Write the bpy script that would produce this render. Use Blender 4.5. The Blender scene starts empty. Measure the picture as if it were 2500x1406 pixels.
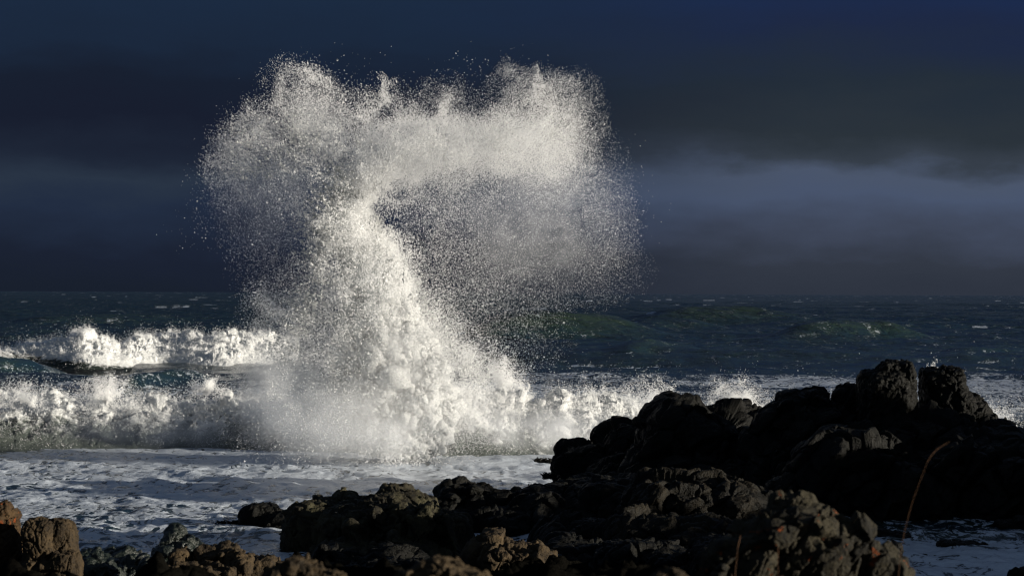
import bpy, math
import numpy as np
from mathutils import Matrix, Vector

rng = np.random.default_rng(11)
S = bpy.context.scene
COL = S.collection

# ------------------------------------------------------------------ camera
CAM_H = 4.0
FPX = 2500 * 85 / 36.0                      # focal length in photo pixels
cam_d = bpy.data.cameras.new('camera')
cam_d.sensor_width = 36; cam_d.sensor_fit = 'HORIZONTAL'; cam_d.lens = 85
cam_d.clip_start = 0.5; cam_d.clip_end = 60000
cam_d.dof.use_dof = True; cam_d.dof.focus_distance = 52; cam_d.dof.aperture_fstop = 5.6
cam = bpy.data.objects.new('camera', cam_d); COL.objects.link(cam)
CM = Matrix.Rotation(math.pi / 2 + 12.5 / FPX, 4, 'X') @ Matrix.Rotation(11.0 / 2500, 4, 'Z')
cam.matrix_world = Matrix.Translation((0, 0, CAM_H)) @ CM
S.camera = cam
R3 = np.array(CM.to_3x3())

# ------------------------------------------------------------------ world, sun, exposure
SUN_AZ, SUN_EL, EXPO = 102.0, 9.0, 0.8
EK = 2.0 ** -EXPO

def lin(r, g, b):
    f = lambda c: (c / 255 / 12.92) if c / 255 <= 0.04045 else ((c / 255 + 0.055) / 1.055) ** 2.4
    return (f(r), f(g), f(b), 1)

class NT:
    """tiny helper for node trees"""
    def __init__(s, tree): s.t = tree; tree.nodes.clear()
    def n(s, kind, **kw):
        nd = s.t.nodes.new(kind)
        ins = kw.pop('ins', {})
        for k, v in kw.items(): setattr(nd, k, v)
        for k, v in ins.items():
            if isinstance(v, bpy.types.NodeSocket): s.t.links.new(v, nd.inputs[k])
            else: nd.inputs[k].default_value = v
        return nd
    def l(s, a, b): s.t.links.new(a, b)
    def m(s, op, a, b=0.0, c=None, clamp=False):
        nd = s.t.nodes.new('ShaderNodeMath'); nd.operation = op; nd.use_clamp = clamp
        for i, v in enumerate((a, b) if c is None else (a, b, c)):
            if isinstance(v, bpy.types.NodeSocket): s.t.links.new(v, nd.inputs[i])
            else: nd.inputs[i].default_value = v
        return nd.outputs[0]
    def step(s, v, lo, hi):
        nd = s.t.nodes.new('ShaderNodeMapRange'); nd.interpolation_type = 'SMOOTHSTEP'
        s.t.links.new(v, nd.inputs['Value'])
        nd.inputs['From Min'].default_value = lo; nd.inputs['From Max'].default_value = hi
        return nd.outputs[0]
    def mix(s, f, a, b):
        nd = s.t.nodes.new('ShaderNodeMix'); nd.data_type = 'RGBA'
        for k, v in ((0, f), (6, a), (7, b)):
            if isinstance(v, bpy.types.NodeSocket): s.t.links.new(v, nd.inputs[k])
            else: nd.inputs[k].default_value = v
        return nd.outputs[2]
    def ramp(s, v, stops):
        nd = s.t.nodes.new('ShaderNodeValToRGB'); s.t.links.new(v, nd.inputs[0])
        e = nd.color_ramp.elements
        while len(e) < len(stops): e.new(0.5)
        for k, (p, c) in enumerate(stops): e[k].position = p; e[k].color = c
        return nd.outputs[0]

world = bpy.data.worlds.new("World"); S.world = world; world.use_nodes = True
w = NT(world.node_tree)
tc = w.n('ShaderNodeTexCoord')
sep = w.n('ShaderNodeSeparateXYZ', ins={0: tc.outputs['Generated']})
X, Y, Z = sep.outputs
mp = w.n('ShaderNodeMapping', ins={0: tc.outputs['Generated'], 'Scale': (7, 7, 30)})
n1 = w.n('ShaderNodeTexNoise', ins={0: mp.outputs[0], 'Scale': 1.0, 'Detail': 4.0, 'Roughness': 0.55})
mp2 = w.n('ShaderNodeMapping', ins={0: tc.outputs['Generated'], 'Location': (3.1, 1.7, .4), 'Scale': (22, 22, 55)})
n2 = w.n('ShaderNodeTexNoise', ins={0: mp2.outputs[0], 'Scale': 1.0, 'Detail': 7.0, 'Roughness': 0.58})
zz = w.m('ADD', Z, w.m('MULTIPLY', w.m('SUBTRACT', n1.outputs[0], 0.5), 0.030))
zz = w.m('ADD', zz, w.m('MULTIPLY', w.m('SUBTRACT', n2.outputs[0], 0.5), 0.022))
q = w.m('MULTIPLY', zz, 1 / 0.16)
P = lambda z: z / 0.16
left = w.ramp(q, [(0, lin(25, 32, 45)), (P(.018), lin(27, 34, 50)), (P(.034), lin(34, 45, 65)), (P(.044), lin(41, 52, 68)),
                  (P(.056), lin(30, 38, 54)), (P(.07), lin(24, 30, 46)), (P(.085), lin(24, 32, 48)), (P(.10), lin(27, 40, 60)), (P(.125), lin(28, 44, 67))])
right = w.ramp(q, [(0, lin(46, 52, 64)), (P(.014), lin(50, 56, 68)), (P(.026), lin(62, 70, 88)), (P(.041), lin(72, 84, 108)),
                   (P(.049), lin(74, 85, 106)), (P(.057), lin(54, 62, 73)), (P(.067), lin(43, 51, 59)), (P(.085), lin(36, 46, 58)), (P(.11), lin(30, 41, 68)), (P(.125), lin(28, 43, 76))])
az = w.m('ADD', X, w.m('MULTIPLY', w.m('SUBTRACT', n1.outputs[0], 0.5), 0.12))
storm = w.mix(w.step(az, -0.06, 0.13), left, right)
over = w.mix(w.step(n1.outputs[0], 0.35, 0.7), (.040, .063, .115, 1), (.092, .125, .175, 1))
storm = w.mix(w.step(Z, 0.13, 0.45), storm, over)
bg_storm = w.n('ShaderNodeBackground', ins={0: storm, 'Strength': EK})
sky = w.n('ShaderNodeTexSky', sky_type='NISHITA', sun_disc=False,
          sun_elevation=math.radians(SUN_EL), sun_rotation=math.radians(SUN_AZ))
bg_sky = w.n('ShaderNodeBackground', ins={0: sky.outputs[0], 'Strength': 0.06})
gap = w.m('MULTIPLY', w.step(w.m('MULTIPLY', Y, -1.0), 0.15, 0.75), w.step(n1.outputs[0], 0.42, 0.62))
mixw = w.n('ShaderNodeMixShader', ins={0: w.m('MULTIPLY', gap, 0.8), 1: bg_storm.outputs[0], 2: bg_sky.outputs[0]})
w.l(mixw.outputs[0], w.n('ShaderNodeOutputWorld').inputs[0])

sl = bpy.data.lights.new('sun', 'SUN'); sl.energy = 5.0; sl.angle = math.radians(0.5); sl.color = (1, .925, .79)
so = bpy.data.objects.new('sun', sl); COL.objects.link(so)
a, e = math.radians(SUN_AZ), math.radians(SUN_EL)
SUN_DIR = np.array((math.cos(e) * math.sin(a), math.cos(e) * math.cos(a), math.sin(e)))
so.rotation_euler = Vector(SUN_DIR).to_track_quat('Z', 'Y').to_euler()
so.location = (60, 20, 30)

S.render.engine = 'CYCLES'
vs = S.view_settings
vs.view_transform = 'Standard'; vs.look = 'None'; vs.exposure = EXPO; vs.gamma = 1; vs.use_curve_mapping = False
S.cycles.max_bounces = 10; S.cycles.diffuse_bounces = 7; S.cycles.transmission_bounces = 7
S.cycles.glossy_bounces = 3; S.cycles.transparent_max_bounces = 64; S.cycles.volume_bounces = 4
S.cycles.caustics_reflective = False; S.cycles.caustics_refractive = False
S.cycles.use_denoising = True
S.cycles.sample_clamp_indirect = 1.5
S.cycles.filter_width = 1.2

# ------------------------------------------------------------------ mapping and noise
def W(px, py, d):
    """photo pixel at distance d (metres along +Y) -> world point(s)"""
    px, py, d = np.broadcast_arrays(np.asarray(px, float), np.asarray(py, float), np.asarray(d, float))
    v = np.stack([(px - 1250) / FPX, -(py - 703) / FPX, -np.ones_like(px)], -1) @ R3.T
    return v * (d / v[..., 1])[..., None] + np.array((0, 0, CAM_H))

def ground_d(px, py):
    """distance at which the ray of a photo pixel meets the water plane"""
    v = np.array([(px - 1250) / FPX, -(py - 703) / FPX, -1.0]) @ R3.T
    return -CAM_H / v[2] * v[1]

_G = rng.normal(size=(4096, 3)); _G /= np.linalg.norm(_G, axis=1)[:, None]
_G = _G.astype(np.float32)
def _h(x, y, z): return ((x * 73856093) ^ (y * 19349663) ^ (z * 83492791)) & 4095
def noise(P):
    P = np.asarray(P, np.float64)
    i = np.floor(P).astype(np.int64); f = (P - i).astype(np.float32)
    u = f * f * f * (f * (f * 6 - 15) + 10)
    out = 0
    for dx in (0, 1):
        wx = u[:, 0] if dx else 1 - u[:, 0]
        for dy in (0, 1):
            wy = u[:, 1] if dy else 1 - u[:, 1]
            for dz in (0, 1):
                wz = u[:, 2] if dz else 1 - u[:, 2]
                g = _G[_h(i[:, 0] + dx, i[:, 1] + dy, i[:, 2] + dz)]
                out = out + wx * wy * wz * (g[:, 0] * (f[:, 0] - dx) + g[:, 1] * (f[:, 1] - dy) + g[:, 2] * (f[:, 2] - dz))
    return out * 1.6
def fbm(P, o=4, gain=.5, lac=2.03, kind=0):
    s = 0; a = 1.0; t = 0; P = np.asarray(P, float)
    for k in range(o):
        n = noise(P)
        if kind == 1: n = np.abs(n) * 2 - .45          # billow: round lumps, sharp valleys
        if kind == 2: n = 1 - np.abs(n) * 2.4          # ridged
        s = s + a * n; t += a; a *= gain; P = P * lac + 17.3
    return s / t
def worley(P):
    P = np.asarray(P, float); i = np.floor(P).astype(np.int64)
    f1 = np.full(len(P), 9.); f2 = np.full(len(P), 9.); cid = np.zeros(len(P), np.int64); cc = np.zeros_like(P)
    for dx in (-1, 0, 1):
        for dy in (-1, 0, 1):
            for dz in (-1, 0, 1):
                c = i + (dx, dy, dz); hh = _h(c[:, 0], c[:, 1], c[:, 2])
                ct = c + 0.5 + 0.45 * _G[hh]; d = np.linalg.norm(ct - P, axis=1)
                new = d < f1; cc[new] = ct[new]
                f2 = np.where(new, f1, np.minimum(f2, d)); cid = np.where(new, hh, cid); f1 = np.where(new, d, f1)
    return f1, f2, cid, cc
def sstep(x, a, b):
    t = np.clip((x - a) / (b - a), 0, 1); return t * t * (3 - 2 * t)

# ------------------------------------------------------------------ mesh helpers
def link(name, me, mat=None, parent=None):
    o = bpy.data.objects.new(name, me); COL.objects.link(o)
    if mat: me.materials.append(mat)
    if parent: o.parent = parent
    return o
def tag(o, label=None, cat=None, group=None, kind=None):
    if label: o['label'] = label
    if cat: o['category'] = cat
    if group: o['group'] = group
    if kind: o['kind'] = kind
    return o
def raw_mesh(name, V, faces, k, smooth=True, attrs=None):
    me = bpy.data.meshes.new(name); nf = len(faces)
    me.vertices.add(len(V)); me.vertices.foreach_set('co', np.ascontiguousarray(V, np.float32).ravel())
    me.loops.add(nf * k); me.loops.foreach_set('vertex_index', np.ascontiguousarray(faces, np.int32).ravel())
    me.polygons.add(nf); me.polygons.foreach_set('loop_start', np.arange(nf, dtype=np.int32) * k)
    me.polygons.foreach_set('use_smooth', np.full(nf, smooth))
    me.update(calc_edges=True)
    for n, v in (attrs or {}).items():
        me.attributes.new(n, 'FLOAT', 'POINT').data.foreach_set('value', np.ascontiguousarray(v, np.float32))
    return me
def grid_faces(nr, nc):
    i = np.arange(nr * nc).reshape(nr, nc)
    return np.stack([i[:-1, :-1], i[:-1, 1:], i[1:, 1:], i[1:, :-1]], -1).reshape(-1, 4)

_T = np.array([[1, 1, 1], [1, -1, -1], [-1, 1, -1], [-1, -1, 1]], float) / math.sqrt(3)
def droplets(name, P, r, mat, parent=None, stretch=None):
    """water drops: one small closed solid each, randomly turned and stretched"""
    n = len(P); q = rng.normal(size=(n, 4)); q /= np.linalg.norm(q, axis=1)[:, None]
    a, b, c, d = q.T
    R = np.stack([np.stack([1 - 2 * (c * c + d * d), 2 * (b * c - a * d), 2 * (b * d + a * c)], -1),
                  np.stack([2 * (b * c + a * d), 1 - 2 * (b * b + d * d), 2 * (c * d - a * b)], -1),
                  np.stack([2 * (b * d - a * c), 2 * (c * d + a * b), 1 - 2 * (b * b + c * c)], -1)], 1)
    base = _T[None] * rng.uniform(.7, 1.35, (n, 1, 3))
    V = np.einsum('nij,nkj->nki', R, base) * np.asarray(r)[:, None, None]
    if stretch is not None:                                # pull along the flight direction
        L = np.linalg.norm(stretch, axis=1, keepdims=True) + 1e-9; u = stretch / L
        V = V + np.einsum('nkj,nj->nk', V, u)[:, :, None] * (u * L)[:, None, :]
    V = V + P[:, None, :]
    F = (np.arange(n)[:, None, None] * 4 + np.array([[0, 1, 2], [0, 3, 1], [0, 2, 3], [1, 3, 2]])[None]).reshape(-1, 3)
    return link(name, raw_mesh(name, V.reshape(-1, 3), F, 3, smooth=False), mat, parent)

import bmesh
def ico(sub):
    bm = bmesh.new(); bmesh.ops.create_icosphere(bm, subdivisions=sub, radius=1)
    V = np.array([v.co[:] for v in bm.verts]); F = np.array([[v.index for v in f.verts] for f in bm.faces]); bm.free()
    return V, F
ICO = {k: ico(k) for k in (1, 2, 3, 4)}
def blobs(name, C, r, mat, parent=None, sub=2, rough=.25):
    V0, F0 = ICO[sub]; n = len(C)
    V = V0[None] * np.asarray(r)[:, None, None] * rng.uniform(.8, 1.2, (n, 1, 3)) + C[:, None, :]
    F = (np.arange(n)[:, None, None] * len(V0) + F0[None]).reshape(-1, 3)
    Vf = V.reshape(-1, 3); rr = np.repeat(r, len(V0)); N = np.tile(V0, (n, 1))
    Vf = Vf + N * (fbm(Vf / .09, 2) * rr * rough * 2)[:, None]
    return link(name, raw_mesh(name, Vf, F, 3), mat, parent)

# ------------------------------------------------------------------ materials
def new_mat(name):
    m = bpy.data.materials.new(name); m.use_nodes = True
    t = NT(m.node_tree); return m, t
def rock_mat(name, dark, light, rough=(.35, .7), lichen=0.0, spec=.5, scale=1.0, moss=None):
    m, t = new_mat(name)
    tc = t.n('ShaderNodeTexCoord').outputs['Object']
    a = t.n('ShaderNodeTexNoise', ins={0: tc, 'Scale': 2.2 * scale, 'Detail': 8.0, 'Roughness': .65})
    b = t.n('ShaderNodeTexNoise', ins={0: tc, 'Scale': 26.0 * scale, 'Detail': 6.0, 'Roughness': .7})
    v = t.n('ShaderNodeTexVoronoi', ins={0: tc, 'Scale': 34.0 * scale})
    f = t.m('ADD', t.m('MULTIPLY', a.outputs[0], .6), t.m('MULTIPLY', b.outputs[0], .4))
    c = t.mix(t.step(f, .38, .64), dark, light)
    if moss:
        c = t.mix(t.m('MULTIPLY', t.step(a.outputs[0], .48, .62), .7), c, moss)
    if lichen:
        ln = t.n('ShaderNodeTexNoise', ins={0: tc, 'Scale': 5.5 * scale, 'Detail': 5.0, 'Roughness': .6, 'Distortion': .6})
        lf = t.m('MULTIPLY', t.step(ln.outputs[0], .70 - lichen, .73 - lichen), t.step(b.outputs[0], .40, .55))
        c = t.mix(lf, c, (.17, .036, .004, 1))
    r = t.n('ShaderNodeMapRange', ins={0: b.outputs[0], 1: .3, 2: .7, 3: rough[0], 4: rough[1]})
    h = t.m('ADD', b.outputs[0], t.m('MULTIPLY', v.outputs[0], .35))
    bp = t.n('ShaderNodeBump', ins={'Height': h, 'Strength': .8, 'Distance': .03 / scale})
    p = t.n('ShaderNodeBsdfPrincipled', ins={'Base Color': c, 'Roughness': r.outputs[0], 'Specular IOR Level': spec, 'Normal': bp.outputs[0]})
    t.l(p.outputs[0], t.n('ShaderNodeOutputMaterial').inputs[0])
    return m
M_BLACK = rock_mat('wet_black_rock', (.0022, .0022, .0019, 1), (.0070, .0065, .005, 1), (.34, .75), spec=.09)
M_OLIVE = rock_mat('olive_rock', (.006, .0052, .0036, 1), (.042, .036, .021, 1), (.5, .8), spec=.12, moss=(.036, .033, .017, 1))
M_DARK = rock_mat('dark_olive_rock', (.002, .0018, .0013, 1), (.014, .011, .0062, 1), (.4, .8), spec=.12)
M_BROWN = rock_mat('brown_rock', (.016, .009, .0036, 1), (.058, .034, .014, 1), (.7, .9), lichen=.09, spec=.2, scale=1.6)
M_BROWN2 = rock_mat('plain_brown_rock', (.015, .010, .005, 1), (.060, .040, .019, 1), (.7, .9), spec=.2, scale=1.3)
M_LICHEN = rock_mat('lichen_rock', (.004, .0034, .002, 1), (.036, .030, .017, 1), (.7, .9), lichen=.075, spec=.2, scale=2.2)
M_GREEN = rock_mat('wet_green_rock', (.004, .006, .0045, 1), (.012, .017, .012, 1), (.22, .5), spec=.35, scale=1.4)

def drop_mat(name, col, tl=.45, clear=0):
    m, t = new_mat(name)
    a = t.n('ShaderNodeBsdfDiffuse', ins={0: col}); b = t.n('ShaderNodeBsdfTranslucent', ins={0: col})
    x = t.n('ShaderNodeMixShader', ins={0: tl, 1: a.outputs[0], 2: b.outputs[0]})
    if clear:                                              # drops let part of the light straight through
        x = t.n('ShaderNodeMixShader', ins={0: clear, 1: x.outputs[0], 2: t.n('ShaderNodeBsdfTransparent').outputs[0]})
    t.l(x.outputs[0], t.n('ShaderNodeOutputMaterial').inputs[0]); return m
M_DROP = drop_mat('spray_drops', (.985, .985, .985, 1), .5, .60)
M_DARKBIT = drop_mat('dark_weed_scraps', (.02, .018, .012, 1), .1)

def foam_mat(name, under):
    m, t = new_mat(name)
    tc = t.n('ShaderNodeTexCoord').outputs['Object']
    at = t.n('ShaderNodeAttribute', attribute_name='foam').outputs['Fac']
    a = t.n('ShaderNodeTexNoise', ins={0: tc, 'Scale': 3.0, 'Detail': 8.0, 'Roughness': .62, 'Distortion': .5})
    b = t.n('ShaderNodeTexNoise', ins={0: tc, 'Scale': 22.0, 'Detail': 6.0, 'Roughness': .7})
    f = t.m('ADD', at, t.m('MULTIPLY', t.m('SUBTRACT', a.outputs[0], .5), 1.2))
    mask = t.step(f, .28, .62)
    c = t.mix(mask, under, (.72, .73, .73, 1))
    bp = t.n('ShaderNodeBump', ins={'Height': b.outputs[0], 'Strength': .9, 'Distance': .06})
    d = t.n('ShaderNodeBsdfPrincipled', ins={'Base Color': c, 'Roughness': .55, 'Specular IOR Level': .2, 'Normal': bp.outputs[0]})
    tr = t.n('ShaderNodeBsdfTranslucent', ins={0: c, 'Normal': bp.outputs[0]})
    x = t.n('ShaderNodeMixShader', ins={0: .22, 1: d.outputs[0], 2: tr.outputs[0]})
    t.l(x.outputs[0], t.n('ShaderNodeOutputMaterial').inputs[0]); return m
M_FOAM = foam_mat('white_foam', (.016, .026, .020, 1)); M_SURF = foam_mat('shaded_murky_surf_foam', (.085, .10, .09, 1))  # surf under-colour: murky grey-green with the shade of its lower front mixed in

def sea_mat():
    m, t = new_mat('sea_water')
    tc = t.n('ShaderNodeTexCoord').outputs['Object']
    at = t.n('ShaderNodeAttribute', attribute_name='foam').outputs['Fac']
    wt = t.n('ShaderNodeAttribute', attribute_name='fine').outputs['Fac']
    mp = t.n('ShaderNodeMapping', ins={0: tc, 'Scale': (.75, .38, 1)})
    a = t.n('ShaderNodeTexNoise', ins={0: mp.outputs[0], 'Scale': 1.0, 'Detail': 9.0, 'Roughness': .66, 'Distortion': 1.2})
    b = t.n('ShaderNodeTexNoise', ins={0: mp.outputs[0], 'Scale': 6.0, 'Detail': 8.0, 'Roughness': .68, 'Distortion': .8})
    # lacy foam: thin bright threads between cells
    wv = t.n('ShaderNodeTexNoise', ins={0: mp.outputs[0], 'Scale': 2.6, 'Detail': 6.0, 'Roughness': .6, 'Distortion': 1.6})
    lace = t.m('SUBTRACT', 1.0, t.m('MULTIPLY', t.m('ABSOLUTE', t.m('SUBTRACT', wv.outputs[0], .5)), 7.0), clamp=True)
    f = t.m('ADD', at, t.m('MULTIPLY', t.m('SUBTRACT', a.outputs[0], .5), 1.5))
    f = t.m('ADD', f, t.m('MULTIPLY', t.m('SUBTRACT', b.outputs[0], .5), .9))
    f = t.m('ADD', f, t.m('MULTIPLY', t.m('SUBTRACT', lace, .4), .6))
    mask = t.step(f, .43, .72)
    foam = t.n('ShaderNodeBsdfPrincipled', ins={'Base Color': (.44, .48, .54, 1), 'Roughness': .26, 'Specular IOR Level': .5})
    fb = t.n('ShaderNodeBump', ins={'Height': t.m('ADD', b.outputs[0], t.m('MULTIPLY', mask, .5)), 'Strength': .7, 'Distance': .07})
    t.l(fb.outputs[0], foam.inputs['Normal'])
    rip = t.n('ShaderNodeTexNoise', ins={0: tc, 'Scale': 5.0, 'Detail': 5.0, 'Roughness': .6})
    chop = t.n('ShaderNodeTexNoise', ins={0: t.n('ShaderNodeMapping', ins={0: tc, 'Scale': (.28, .5, 1)}).outputs[0], 'Scale': 1.0, 'Detail': 5.0, 'Roughness': .6, 'Distortion': .4})
    wb0 = t.n('ShaderNodeBump', ins={'Height': chop.outputs[0], 'Strength': t.m('SUBTRACT', 1.15, wt), 'Distance': 3.5})
    wb = t.n('ShaderNodeBump', ins={'Height': rip.outputs[0], 'Strength': t.m('MULTIPLY', wt, .45), 'Distance': .10, 'Normal': wb0.outputs[0]})
    cw = t.mix(t.step(a.outputs[0], .35, .65), (.0045, .0155, .027, 1), (.011, .022, .017, 1))
    zc = t.n('ShaderNodeSeparateXYZ', ins={0: t.n('ShaderNodeNewGeometry').outputs['Position']}).outputs[2]
    cw = t.mix(t.step(zc, .0, 2.2), cw, (.013, .022, .012, 1))     # light through thin crests put into the colour: greener with height
    wat = t.n('ShaderNodeBsdfPrincipled', ins={'Base Color': cw, 'Roughness': .16, 'IOR': 1.333, 'Normal': wb.outputs[0]})
    x = t.n('ShaderNodeMixShader', ins={0: mask, 1: wat.outputs[0], 2: foam.outputs[0]})
    t.l(x.outputs[0], t.n('ShaderNodeOutputMaterial').inputs[0]); return m
M_SEA = sea_mat()

# ------------------------------------------------------------------ ocean spectrum
def spectrum(N, L, V, wdir, lo, hi, hs, seed, spread=4):
    r = np.random.default_rng(seed)
    k1 = 2 * np.pi * np.fft.fftfreq(N, L / N); kx, ky = np.meshgrid(k1, k1, indexing='xy')
    k = np.hypot(kx, ky); k[0, 0] = 1e-6
    Lp = V * V / 9.81; c = (kx * wdir[0] + ky * wdir[1]) / k
    Ph = np.exp(-1 / (k * Lp) ** 2) / k ** 4 * np.abs(c) ** spread * ((k > 2 * np.pi / hi) & (k < 2 * np.pi / lo))
    h = (r.normal(size=(N, N)) + 1j * r.normal(size=(N, N))) * np.sqrt(Ph); h[0, 0] = 0
    z = np.fft.ifft2(h).real; s = hs / 4 / z.std()
    dx = np.fft.ifft2(-1j * h * kx / k).real * s; dy = np.fft.ifft2(-1j * h * ky / k).real * s
    z = z * s
    g = L / N
    jac = (1 + np.gradient(dx, g, axis=1)) * (1 + np.gradient(dy, g, axis=0)) - np.gradient(dx, g, axis=0) * np.gradient(dy, g, axis=1)
    return dict(N=N, L=L, z=z, dx=dx, dy=dy, j=jac)
def samp(T, key, x, y):
    A = T[key]; N = T['N']; u = x / T['L'] * N; v = y / T['L'] * N
    i = np.floor(u).astype(int); j = np.floor(v).astype(int); fu = u - i; fv = v - j
    g = lambda a, b: A[(j + b) % N, (i + a) % N]
    return (g(0, 0) * (1 - fu) + g(1, 0) * fu) * (1 - fv) + (g(0, 1) * (1 - fu) + g(1, 1) * fu) * fv
WD = np.array((-.25, -.97))
T1 = spectrum(512, 230, 8.5, WD, 2.5, 60, 1.15, 3, 8)
T2 = spectrum(512, 37, 5.0, WD, .30, 6, .24, 5, 2)

# big rolling swells seen in the photo: (px span, base row, distance, height, half width)
SWELL = [(1120, 1580, 212, 2.1, 7), (1880, 2260, 205, 1.6, 6), (1500, 1760, 262, 1.2, 9), (-150, 110, 118, 1.1, 4),
         (1560, 1960, 330, 1.5, 9), (1830, 2400, 290, 1.0, 9), (600, 1100, 300, 1.0, 9), (60, 420, 290, .9, 9), (1500, 1700, 150, .55, 4), (2250, 2600, 160, .8, 6), (300, 470, 96, .5, 3)]
def swell(x, y):
    z = np.zeros_like(x)
    for a, b, d, h, s in SWELL:
        xa, xb = (a - 1250) / FPX * d, (b - 1250) / FPX * d; c = (xa + xb) / 2; hw = (xb - xa) / 2
        yc = d + 2.0 * np.sin((x - c) / hw * 2.1) + .25 * (x - c)
        t = y - yc; s2 = np.where(t < 0, s * .55, s * 1.2)
        z += h * np.exp(-(t / s2) ** 2) * np.exp(-((x - c) / hw) ** 4)
    return z
def near_bumps(x, y):
    P3 = np.stack([x * .8, y * .55, np.zeros_like(x)], -1)
    w1 = fbm(P3 + .5 * np.stack([noise(P3 * .7 + 9), noise(P3 * .7 + 31), 0 * x], -1), 4, .5, 2.1)
    b1 = fbm(P3 * 1.1 + 50, 3, .5, 2.2, 1)
    c1 = fbm(P3 * 2.3 + 80, 2)
    return .11 * w1 + .09 * np.maximum(b1, -.2) + .05 * sstep(c1, .18, .6)

# ------------------------------------------------------------------ sea
def build_sea():
    rows = np.concatenate([np.linspace(1500, 1100, 620)[:-1], np.linspace(1100, 880, 330)[:-1], np.linspace(880, 735, 340)[:-1],
                           715.2 + 20 * np.geomspace(1, .04, 70)])
    d = CAM_H * FPX / (rows - 715.0); nr = len(d); nc = 1150
    u = np.linspace(-1, 1, nc)
    half = .30 * d + 7
    X = half[:, None] * u[None]; Y = np.repeat(d[:, None], nc, 1)
    x, y = X.ravel(), Y.ravel()
    amp = sstep(y, 56, 150); fade2 = np.exp(-(y / 420) ** 2); fade1 = np.exp(-(y / 5200) ** 2)
    near = 1 - sstep(y, 55, 66)
    z = samp(T1, 'z', x, y) * (.10 + .90 * amp) * (.3 + .7 * fade1)
    ch = (.25 + .75 * amp) * fade1
    dx = samp(T1, 'dx', x, y) * ch; dy = samp(T1, 'dy', x, y) * ch
    m2 = (.35 + .65 * amp) * fade2
    z += samp(T2, 'z', x, y) * m2; dx += samp(T2, 'dx', x, y) * m2 * .8; dy += samp(T2, 'dy', x, y) * m2 * .8
    z += swell(x, y)
    sel = near > 0
    nb = np.zeros_like(x); nb[sel] = near_bumps(x[sel], y[sel]); z += nb * near * .75
    # foam cover
    P3 = np.stack([x * .09, y * .06, 0 * x], -1)
    big = fbm(P3, 3)
    j = samp(T1, 'j', x, y)
    foam = np.full_like(x, -.35)
    q1, q2 = np.quantile(T1['j'], (.015, .06))
    foam += sstep(-j, -q2, -q1) * 1.0 * amp
    r1, r2 = np.quantile(T2['j'], (.006, .03))
    foam += sstep(-samp(T2, 'j', x, y), -r2, -r1) * .8 * fade2 * amp
    pxx = 1250 + x / y * FPX
    mid = sstep(y, 58, 64) * (1 - sstep(y, 118, 136)) * (.50 + .60 * big) * (.50 + .45 * sstep(pxx, 900, 1300))
    mid = mid + sstep(y, 64, 80) * (1 - sstep(y, 92, 112)) * .12
    foam = np.maximum(foam, mid - .12)
    nf = (1 - sstep(y, 60, 66)) * (.64 + .55 * big + 1.0 * nb) 
    pool = sstep(pxx, 2000, 2150) * (1 - sstep(y, 43, 46)) * sstep(y, 38.5, 40)
    foam = np.maximum(foam, nf - .55 * pool) 
    # whitecaps seen in the photo: (px, row, half width px, distance)
    for wx, wd, hw in ((300, 3400, 26), (372, 3600, 16), (60, 2600, 10), (1178, 520, 22), (1240, 560, 14), (1590, 330, 14), (1930, 300, 20), (2350, 900, 18), (2420, 1000, 22), (1800, 700, 14),
                       (1700, 1200, 12), (1890, 1500, 12), (2100, 800, 14), (520, 700, 30), (560, 480, 22), (430, 560, 10), (700, 1500, 14), (1480, 900, 14), (2250, 480, 14), (1640, 520, 10), (200, 900, 8), (2000, 420, 12)):
        cx = (wx - 1250) / FPX * wd; a = hw / FPX * wd
        foam = np.maximum(foam, 1.25 * np.exp(-((x - cx) / a) ** 4 - ((y - wd - .3 * (x - cx)) / (.012 * wd)) ** 2) - .35)
    V = np.stack([x + dx, y + dy, z], -1)
    me = raw_mesh('sea', V, grid_faces(nr, nc), 4, True, {'foam': foam, 'fine': np.exp(-(y / 260) ** 2) + .15})
    o = link('sea', me, M_SEA)
    tag(o, 'dark blue green sea with whitecaps far out and foam near the rocks', 'sea', kind='structure')
build_sea()

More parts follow.
